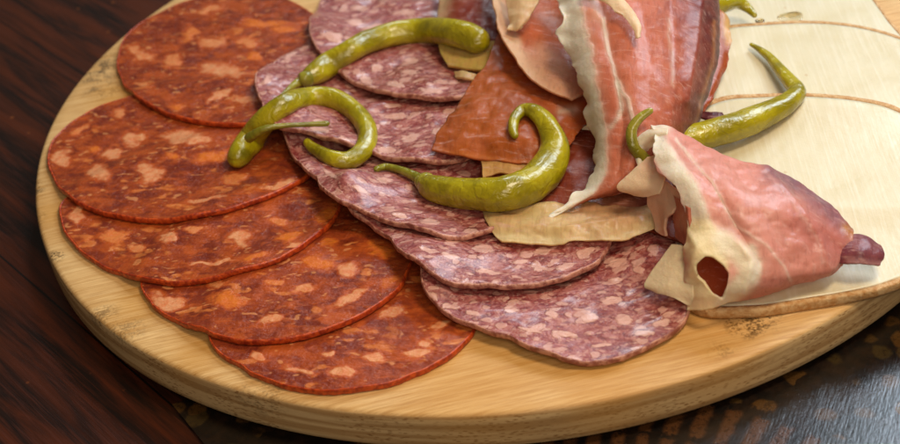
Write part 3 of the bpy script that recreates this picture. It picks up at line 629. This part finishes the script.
sheet('inner_fold', [
    [(488, -30, 3.0), (510, -30, 2.5), (550, -30, 2.3), (610, -25, 3.2)],
    [(494, 5, 2.9), (515, 8, 2.4), (555, 5, 2.3), (606, 10, 3.0)],
    [(500, 32, 2.8), (522, 32, 2.4), (560, 28, 2.2), (608, 35, 2.8)],
    [(514, 58, 2.65), (536, 54, 2.4), (568, 48, 2.2), (610, 58, 2.6)],
    [(538, 84, 2.5), (556, 78, 2.3), (580, 70, 2.1), (612, 80, 2.4)],
    [(572, 100, 2.2), (586, 94, 2.1), (598, 90, 2.0), (618, 96, 2.2)]],
    srgb(186, 90, 40), [([(497, 5), (506, 34), (522, 62), (545, 86), (575, 100)], 9, srgb(232, 192, 152), 1.5), ([(545, 16), (562, 22)], 6, srgb(214, 150, 118), 3, .7),
                        ([(540, 60), (575, 90), (590, 96)], 15, srgb(214, 160, 124), 2.5, .85)], big, res=(90, 100), jag=(.08, 0, 0, 0), rip=.04, seed=7, settle=False)
sheet('fat_frill', [
    [(503, -12, 3.4), (520, -14, 3.6), (545, -14, 3.6)],
    [(508, 6, 3.2), (522, 6, 3.4), (537, 2, 3.4)],
    [(510, 22, 3.0), (519, 25, 3.1), (528, 18, 3.2)],
    [(507, 32, 2.9), (516, 31, 2.9), (522, 28, 3.0)]],
    srgb(232, 200, 152), [], big, res=(40, 50), jag=(.15, .3, 0, .2), rip=.1, seed=8, settle=False)
sheet('torn_edge', [
    [(706, 4, 1.9), (722, 12, 1.8), (730, 20, 1.6)], [(704, 32, 1.7), (720, 38, 1.6), (730, 42, 1.4)], [(700, 62, 1.5), (718, 66, 1.4), (726, 66, 1.2)], [(694, 92, 1.3), (706, 98, 1.2), (714, 94, 1.1)], [(690, 112, 1.1), (698, 114, 1.1), (704, 112, 1.0)]],
    srgb(176, 84, 38), [([(726, 12), (729, 42)], 4, srgb(232, 190, 120), 1.5)], big, res=(40, 60), jag=(0, .2, 0, 0), seed=9, settle=False)
# --- flat amber slice lying left of the fold
amb = sheet('ham_slice', [
    [(500, 28, 1.6), (525, 34, 1.5), (560, 52, 1.5), (600, 80, 1.5)],
    [(488, 60, 1.65), (515, 66, 1.65), (555, 82, 1.6), (598, 105, 1.5)],
    [(462, 98, 1.65), (500, 102, 2.0), (545, 112, 1.95), (586, 125, 1.5)],
    [(440, 132, 1.5), (482, 134, 1.85), (530, 140, 1.95), (574, 140, 1.5)],
    [(432, 151, 1.4), (472, 158, 1.5), (522, 164, 1.5), (562, 154, 1.4)]],
    srgb(190, 100, 42), [([(520, 110), (570, 130)], 16, srgb(156, 72, 28), 9, .6), ([(440, 150), (475, 157), (530, 163)], 1.2, srgb(210, 124, 60), 1.2, .7), ([(455, 100), (445, 145)], 5, srgb(140, 62, 24), 4, .5), ([(575, 110), (560, 112)], 3, FAT, 1.5, .6)], None, res=(100, 100), jag=(.05, .1, .08, .08), rip=.12, seed=21, thick=.1)
tag(amb, 'smooth amber brown cured ham slice behind the hooked pepper', 'ham', 'cured ham slices on the board')
# --- lower ham: dark meat with a translucent fat border along the front
low = tag(empty('ham_slice', unproj(560, 215, .8)), 'thin dark ham under the big fold, with a wide translucent cream fat border', 'ham', 'cured ham slices on the board')
sheet('meat', [
    [(486, 140, 1.1), (530, 135, 1.15), (580, 130, 1.2), (680, 140, 1.0)],
    [(482, 165, 1.1), (530, 170, 1.15), (585, 168, 1.1), (692, 180, .95)],
    [(478, 195, 1.0), (530, 200, 1.0), (585, 200, .95), (698, 215, .9)],
    [(484, 214, .95), (530, 210, .92), (590, 214, .9), (690, 246, .8)]],
    srgb(128, 50, 26), [([(605, 205), (630, 205)], 10, srgb(160, 110, 84), 6, .7)], low, res=(80, 60), rip=.06, seed=31)
sheet('fat_border', [
    [(484, 206, 1.10), (510, 205, 1.12), (545, 203, 1.15), (585, 203, 1.05), (625, 207, 1.0), (668, 200, 1.2)],
    [(484, 218, 1.1), (512, 220, 1.15), (555, 220, 1.15), (595, 218, 1.05), (630, 217, 1.05), (668, 212, 1.2)],
    [(492, 232, 1.05), (515, 232, 1.1), (560, 233, 1.1), (600, 231, 1.05), (635, 226, 1.1), (667, 220, 1.2)],
    [(501, 240, 1.0), (525, 243, 1.0), (565, 243, 1.0), (612, 241, 1.0), (640, 232, 1.05), (664, 224, 1.15)]],
    srgb(226, 192, 134), [([(570, 207), (600, 206), (640, 208)], 6, srgb(150, 96, 60), 3, .85), ([(490, 212), (530, 212)], 4, srgb(206, 170, 84), 4, .5), ([(500, 224), (560, 226), (640, 222)], 1.0, srgb(206, 160, 96), 1, .6), ([(495, 238), (560, 242), (610, 241), (655, 228)], 2.5, srgb(246, 224, 176), 2, .7), ([(600, 220), (640, 216)], 4, srgb(214, 160, 116), 3, .6)], low, res=(120, 50), jag=(.08, .06, 0, .14), rip=.17, seed=33, thick=.06, folds=[([(490, 226), (560, 230), (660, 216)], 5, .10), ([(500, 212), (600, 210)], 5, -.06)])
sheet('fat_frill', [
    [(480, 154, 1.45), (500, 156, 1.5), (530, 163, 1.4)], [(482, 166, 1.35), (502, 164, 1.45), (528, 170, 1.3)], [(483, 178, 1.2), (500, 174, 1.25), (522, 176, 1.2)]],
    srgb(218, 168, 100), [], low, res=(50, 30), jag=(.06, 0, .04, .07), rip=.06, seed=35)
sheet('fat_strand', [[(548, 217, 1.2), (570, 203, 1.3), (592, 190, 1.55)], [(551, 219, 1.15), (574, 206, 1.25), (597, 194, 1.45)]], FAT, [], low, res=(40, 8), rip=.02, seed=36)
# --- dark red ham at the very back left of the fold
bk = sheet('ham_slice', [
    [(436, -30, 1.2), (465, -32, 1.6), (500, -34, 1.8), (540, -30, 1.7)],
    [(440, -5, 1.2), (462, -5, 1.55), (495, -6, 1.7), (530, -4, 1.6)],
    [(438, 22, 1.15), (458, 20, 1.4), (490, 20, 1.5), (520, 20, 1.5)],
    [(446, 45, 1.1), (466, 44, 1.2), (495, 46, 1.25), (518, 48, 1.3)]],
    srgb(132, 50, 30), [('u', (.16, .05), srgb(212, 176, 132), .8), ([(460, -20), (500, -10), (520, 10)], 5, srgb(160, 70, 40), 4, .5)], None, res=(80, 70), jag=(.08, 0, 0, 0), rip=.06, seed=41)
tag(bk, 'dark red ham slice behind the blunt end of the long upper pepper', 'ham', 'cured ham slices on the board')
ft = sheet('fat_piece', [
    [(438, 38, 1.25), (462, 40, 1.35), (490, 42, 1.45), (512, 44, 1.6)], [(440, 52, 1.15), (462, 56, 1.25), (490, 55, 1.35), (508, 54, 1.5)], [(448, 66, 1.05), (468, 70, 1.1), (488, 71, 1.2), (500, 70, 1.3)]],
    srgb(214, 186, 100), [], None, res=(60, 40), jag=(.05, .1, 0, .1), rip=.05, seed=43, thick=.14)
tag(ft, 'pale yellow piece of ham fat under the blunt end of the long upper pepper', 'ham fat')
cb = sheet('fat_scrap', [
    [(455, 72, 1.05), (462, 71, 1.2), (472, 75, 1.2), (484, 74, 1.1)], [(455, 78, 1.0), (463, 80, 1.15), (473, 82, 1.12), (484, 79, 1.0)]],
    srgb(226, 196, 136), [], None, res=(40, 20), jag=(.1, .1, .1, .1), rip=.1, seed=44, thick=.12)
tag(cb, 'tiny crumpled cream fat scrap left of the amber ham slice', 'ham fat')
# --- ham far right behind fold
rb = sheet('ham_slice', [
    [(668, -25, 1.9), (695, -25, 1.9), (722, -20, 1.7)], [(676, 0, 1.9), (698, 0, 1.8), (719, -1, 1.6)], [(684, 14, 1.7), (700, 14, 1.6), (716, 10, 1.5)]],
    srgb(136, 48, 30), [], None, res=(40, 40), jag=(0, .12, 0, 0), seed=45)
tag(rb, 'small dark red ham slice behind the large pink fold, under the rear pepper', 'ham', 'cured ham slices on the board')
ds = sheet('ham_scrap', [
    [(702, 112, 1.15), (712, 113, 1.2), (724, 114, 1.15)], [(700, 119, 1.1), (712, 121, 1.15), (726, 119, 1.1)]], srgb(92, 40, 46), [], None, res=(30, 16), jag=(.1, .1, .1, .1), seed=46)
tag(ds, 'thin dark purple ham shred between the large ham fold and the right pepper', 'ham')

# --- small ham roll at the front right
sm = tag(empty('ham_slice', unproj(740, 260, .6)), 'pink cured ham rolled into a cone with a fat mouth, at the front right', 'ham', 'cured ham slices on the board')
sheet('outer_fold', [
    [(656, 128, 3.2), (668, 127, 3.3), (692, 140, 3.1), (724, 155, 2.9), (764, 168, 2.5), (806, 188, 2.0), (834, 210, 1.6), (851, 230, 1.35)],
    [(656, 150, 3.3), (672, 146, 3.5), (697, 156, 3.35), (730, 172, 3.1), (768, 186, 2.7), (806, 203, 2.2), (834, 221, 1.7), (852, 235, 1.4)],
    [(664, 172, 3.2), (681, 168, 3.45), (704, 178, 3.35), (738, 194, 3.1), (774, 208, 2.7), (808, 220, 2.15), (834, 233, 1.7), (852, 240, 1.38)],
    [(678, 198, 2.9), (695, 196, 3.15), (716, 203, 3.05), (746, 218, 2.8), (778, 230, 2.35), (810, 239, 1.85), (834, 245, 1.5), (851, 246, 1.3)],
    [(690, 226, 2.4), (705, 226, 2.65), (724, 230, 2.55), (750, 243, 2.35), (782, 253, 1.95), (810, 257, 1.55), (832, 257, 1.3), (848, 252, 1.2)],
    [(684, 252, 1.9), (700, 255, 2.2), (724, 258, 2.15), (752, 268, 1.85), (782, 274, 1.5), (808, 272, 1.25), (830, 267, 1.1), (845, 258, 1.1)],
    [(688, 278, 1.3), (706, 283, 1.55), (730, 284, 1.55), (756, 286, 1.3), (782, 285, 1.1), (806, 279, .98), (828, 271, .93), (843, 262, .95)],
    [(690, 309, .5), (708, 308, .75), (732, 301, .8), (758, 295, .75), (782, 289, .78), (805, 282, .82), (826, 274, .84), (842, 265, .86)]],
    srgb(228, 158, 142), [
        ([(774, 170), (808, 190), (848, 226)], 11, srgb(128, 92, 112), 4, .9), ([(800, 225), (845, 250)], 12, srgb(176, 84, 84), 8, .6),
        ([(676, 140), (690, 158), (712, 182), (735, 225)], 1.2, FAT, .9, .85), ([(735, 225), (765, 245), (780, 262), (790, 280)], .8, FAT, .9, .6), ([(766, 172), (796, 208), (818, 240), (822, 262)], .9, srgb(226, 176, 166), .8, .7),
        ([(695, 165), (730, 185), (770, 215)], 5, srgb(232, 176, 162), 5, .5), ([(735, 215), (790, 240)], 3, srgb(232, 180, 166), 3, .4),
        ([(655, 140), (670, 165), (688, 188), (698, 212), (703, 235)], 10, srgb(252, 240, 220), 1.2), ([(655, 130), (664, 130)], 6, FAT, 1.5),
        ([(700, 238), (710, 262), (700, 300)], 19, srgb(250, 228, 182), 1.8), ([(690, 300), (720, 304)], 3, srgb(236, 190, 150), 3, .6), ([(722, 240), (740, 255), (750, 268), (745, 280), (725, 300)], 10, srgb(250, 234, 206), 2),
        ([(752, 248), (758, 262), (752, 280)], 4, srgb(248, 236, 218), 1.5, .9),
        ([(845, 228), (852, 235)], 3, srgb(204, 140, 60), 2)], sm, res=(190, 150), jag=(.28, .06, 0, .05), rip=.10, seed=51,
    hole=[(696, 264), (704, 256), (713, 257), (721, 263), (728, 272), (727, 283), (722, 298), (712, 292), (705, 281), (697, 275)],
    folds=[([(766, 172), (796, 208), (818, 240), (826, 268)], 7, .14), ([(676, 140), (712, 182), (735, 225), (760, 262)], 7, -.14), ([(692, 232), (700, 250), (690, 280)], 6, .14), ([(735, 170), (765, 215), (790, 262)], 8, -.06), ([(738, 244), (752, 262), (742, 290)], 6, .12)])
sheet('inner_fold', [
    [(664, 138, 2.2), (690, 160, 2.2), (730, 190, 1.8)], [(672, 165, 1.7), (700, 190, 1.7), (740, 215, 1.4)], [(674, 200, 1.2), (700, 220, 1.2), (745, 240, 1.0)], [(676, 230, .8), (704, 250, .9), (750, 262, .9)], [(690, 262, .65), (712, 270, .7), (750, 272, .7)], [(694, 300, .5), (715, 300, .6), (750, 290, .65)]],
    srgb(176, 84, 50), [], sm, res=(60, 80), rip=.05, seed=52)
sheet('inner_fold', [
    [(640, 140, 2.4), (655, 136, 2.5), (674, 140, 2.6)], [(638, 158, 2.1), (655, 156, 2.1), (676, 160, 2.2)], [(642, 176, 1.8), (658, 176, 1.8), (682, 182, 1.9)]],
    srgb(206, 128, 96), [], sm, res=(40, 40), rip=.05, seed=58)
sheet('mouth_rim', [
    [(639, 172, 2.2), (642, 171, 2.2), (646, 170, 1.9)], [(635, 152, 2.6), (640, 152, 2.65), (646, 154, 2.3)], [(639, 138, 2.95), (644, 141, 3.0), (650, 147, 2.6)], [(651, 129, 3.2), (654, 135, 3.25), (658, 143, 2.8)], [(668, 128, 3.4), (668, 135, 3.4), (668, 146, 3.0)]],
    srgb(250, 234, 210), [], sm, res=(24, 70), jag=(.08, .1, 0, 0), rip=.05, seed=59)
sheet('fat_flap', [
    [(648, 158, 2.75), (656, 157, 2.8), (664, 160, 2.85)], [(632, 172, 2.5), (646, 168, 2.7), (666, 170, 2.8)], [(617, 187, 2.1), (640, 186, 2.35), (664, 184, 2.6)], [(630, 192, 1.9), (644, 196, 2.0), (660, 194, 2.3)]],
    srgb(246, 214, 178), [([(650, 163), (660, 172)], 5, srgb(220, 156, 120), 4, .6)], sm, res=(60, 60), jag=(.05, 0, .05, .05), rip=.09, seed=53)
sheet('fat_flap', [
    [(652, 178, 2.4), (664, 180, 2.6), (684, 195, 2.8)], [(648, 200, 1.8), (660, 200, 2.1), (674, 210, 2.3)], [(654, 216, 1.4), (662, 218, 1.6), (666, 222, 1.8)], [(658, 232, 1.1), (663, 235, 1.2), (667, 236, 1.3)]],
    srgb(234, 192, 160), [], sm, res=(50, 60), jag=(.05, .15, 0, .1), rip=.08, seed=54)
sheet('inner_fold', [
    [(672, 192, 2.5), (680, 200, 2.7), (690, 208, 2.9)], [(674, 218, 1.9), (682, 225, 2.1), (690, 230, 2.4)], [(676, 238, 1.4), (682, 243, 1.5), (688, 245, 1.8)]],
    srgb(196, 116, 90), [], sm, res=(30, 50), jag=(.1, .05, 0, .1), seed=55)
sheet('fat_flap', [
    [(673, 245, 1.5), (682, 246, 1.7), (692, 250, 1.8)], [(658, 264, 1.1), (676, 266, 1.4), (694, 272, 1.5)], [(645, 284, .75), (668, 288, 1.0), (694, 292, 1.1)], [(650, 289, .7), (674, 299, .8), (696, 308, .62)]],
    srgb(246, 222, 184), [], sm, res=(50, 50), jag=(.05, 0, 0, .12), rip=.05, seed=56)
sheet('dark_tip', [
    [(846, 236, 1.35), (862, 237, 1.3), (880, 246, 1.1)], [(842, 248, 1.3), (862, 250, 1.35), (884, 257, 1.05)], [(838, 264, 1.0), (860, 265, 1.1), (880, 265, .98)]],
    srgb(122, 56, 66), [([(850, 262), (880, 264)], 2, srgb(196, 150, 150), 1.5, .8), ([(850, 240), (872, 250)], 4, srgb(150, 100, 112), 4, .6)], sm, res=(40, 40), jag=(0, .1, 0, .08), rip=.09, seed=57, thick=.12)

# ------------------------------------------------------------------ peppers
def tube(name, path, mat, parent, org, flat=1.0, caps=True, seed=0, nseg=40, n=200, wob=.06):
    """path: list of (px,py,z,r) z and r in cm"""
    P4 = np.array(path, float); w = unproj(P4[:, 0], P4[:, 1], P4[:, 2]); Q = cr(np.c_[w, P4[:, 3]], n)
    c = Q[:, :3]; r = np.maximum(Q[:, 3], .015)*(1.13 if name == 'body' else 1.0)
    T = np.gradient(c, axis=0); T /= np.linalg.norm(T, axis=1, keepdims=True)
    s = np.cumsum(np.r_[0, np.linalg.norm(np.diff(c, axis=0), axis=1)])
    # rounded ends
    for end, d in ((0, s), (1, s[-1]-s)):
        rr = r[0] if end == 0 else r[-1]
        k = np.clip(d/max(rr, .02), 0, 1); r = r*np.where(k < 1, np.sqrt(np.maximum(1-(1-k)**2, .02)), 1)
    B = np.cross(T, [0, 0, 1.]); B /= np.linalg.norm(B, axis=1, keepdims=True); Nn = np.cross(B, T)
    th = np.linspace(0, 2*math.pi, nseg, endpoint=False)
    rr = r[:, None]*(1+wob*fbm(s[:, None]*1.1+seed*5, np.cos(th)[None]*1.2+4, seed, 3)+.5*wob*np.cos(3*th+seed)[None]+.35*wob*fbm(s[:, None]*3.5+seed, np.cos(th+1)[None]*3.2+9, seed+2, 3))
    V = c[:, None]+B[:, None]*(np.cos(th)[None, :, None]*rr[..., None])+Nn[:, None]*(np.sin(th)[None, :, None]*rr[..., None]*flat)
    V = V.reshape(-1, 3); F = []; ii = np.arange(nseg); jj = (ii+1) % nseg
    for k in range(n-1): F += list(zip(k*nseg+ii, k*nseg+jj, (k+1)*nseg+jj, (k+1)*nseg+ii))
    F.append(tuple(ii[::-1])); F.append(tuple((n-1)*nseg+ii))
    return mesh_obj(name, V, F, mat, parent, org)
PG = 'green pickled peppers strewn over the meat'
def rest(path, lift=0.0):       # put each control point on the pile: z = height there + radius
    out = []
    for p in path:
        px, py, r = p[:3]; ex = p[3] if len(p) > 3 else 0
        z = 1.0
        for k in range(6):
            w = unproj(px, py, z); z = .5*z+.5*(float(samp(HM, w[0], w[1]))+r*.92+ex+lift)
        out.append((px, py, z, r))
    return out
def pepper(label, body, stem=None, seed=0, calyx=None):
    o = unproj(body[len(body)//2][0], body[len(body)//2][1], body[len(body)//2][2]-.3); root = empty('green_pepper', o); tag(root, label, 'pepper', PG)
    org = o; tube('body', body, MP, root, org, .93, seed=seed)
    if calyx: tube('calyx', calyx, MST, root, org, .95, seed=seed+2, nseg=24, n=30, wob=.1)
    if stem: tube('stem', stem, MST, root, org, 1.0, seed=seed+1, nseg=14, n=50, wob=.04)
    return root
# r in cm (about 29 px per cm)
pepper('long green pepper lying across the rear salami, blunt end at the ham', rest([(303, 80, .26), (316, 73, .42), (330, 64, .47), (350, 51, .41), (370, 41, .44), (400, 33, .46), (430, 31, .49), (460, 34, .50), (478, 41, .47), (487, 46, .38)]),
       rest([(280, 97, .07, .02), (288, 90, .11), (296, 84, .17), (306, 78, .24)]), seed=1, calyx=rest([(299, 83, .22), (304, 80, .35), (310, 76, .43)]))
pepper('green pepper bent into an open loop over the chorizo and salami', rest([(234, 166, .26), (240, 154, .41), (252, 138, .46), (266, 120, .42), (284, 105, .38), (308, 98, .38, .1), (332, 98, .36, .1), (352, 109, .34), (366, 127, .33), (365, 147, .32), (350, 160, .30), (332, 158, .25), (315, 149, .19), (305, 140, .13)]),
       [(246, 140, 1.7, .2), (262, 130, 2.1, .14), (280, 126, 2.1, .10), (305, 124.5, 1.95, .09), (330, 123.5, 1.8, .11)], seed=2)
pepper('green pepper with a thin tail and a hooked tip, in front of the amber ham', rest([(424, 182, .30), (434, 188, .42), (455, 192, .48), (480, 194, .50), (505, 193, .55), (530, 184, .56), (548, 168, .53), (555, 148, .44), (548, 126, .33), (536, 113, .26), (524, 110, .20), (515, 118, .17), (513, 130, .15), (516, 138, .10)], .05),
       rest([(375, 170, .12), (385, 167, .13), (400, 170, .14), (414, 176, .18), (428, 184, .26)], .06), seed=3, calyx=rest([(419, 179, .22), (425, 182.5, .37), (430, 185.5, .45)], .05))
pepper('green pepper resting on the front cheese, thin end bent up to the back', [(640, 150, 1.5, .3), (660, 146, 1.5, .42), (690, 139, 1.45, .45), (720, 131, 1.42, .46), (750, 121, 1.38, .44), (775, 110, 1.34, .38), (790, 101, 1.30, .33), (797, 92, 1.25, .29), (790, 82, 1.2, .24), (780, 70, 1.1, .20), (770, 58, 1.0, .15), (760, 50, .95, .11), (750, 44, .9, .06)],
       [(655, 172, 1.9, .25), (643, 158, 2.4, .22), (633, 145, 2.9, .19), (632, 130, 3.3, .18), (640, 118, 3.6, .15), (653, 109, 3.8, .10)], seed=4)
pepper('green pepper at the very back, its tip on the rear cheese slice', [(612, -14, 2.6, .38), (640, -7, 2.4, .40), (672, -3, 2.2, .42), (700, 2, 1.9, .42), (720, 4, 1.6, .36), (736, 2, 1.3, .26), (747, 8, 1.05, .17), (756, 17, .9, .08)], None, seed=5)

# ------------------------------------------------------------------ oil drops
def drop(px, py, rx, ry, h, label):
    z = .95
    for k in range(5):
        w = unproj(px, py, z); z = float(samp(HM, w[0], w[1]))+.01
    n = 36; V = [(w[0], w[1], z+h)]; F = []
    for k, (s, q) in enumerate(((.35, .97), (.65, .8), (.88, .45), (.97, .18), (1.0, -.15))):
        for i in range(n):
            a = 2*math.pi*i/n; rr = s*(1+.08*math.sin(3*a+px)); V.append((w[0]+rx*rr*math.cos(a), w[1]+ry*rr*math.sin(a), z+h*q))
    for i in range(n):
        j = (i+1) % n; F.append((0, 1+i, 1+j))
        for k in range(4): F.append((1+k*n+i, 1+(k+1)*n+i, 1+(k+1)*n+j, 1+k*n+j))
    F.append(tuple(range(1+4*n, 1+5*n))[::-1])
    o = mesh_obj('oil_drop', V, F, MO, None, (w[0], w[1], z)); tag(o, label, 'oil drop', 'oil drops on the cheese')
drop(791, 17, .5, .42, .035, 'large flat oil drop on the rear cheese slice')
drop(760, 21, .18, .2, .05, 'small oil drop beside the tip of the rear pepper')
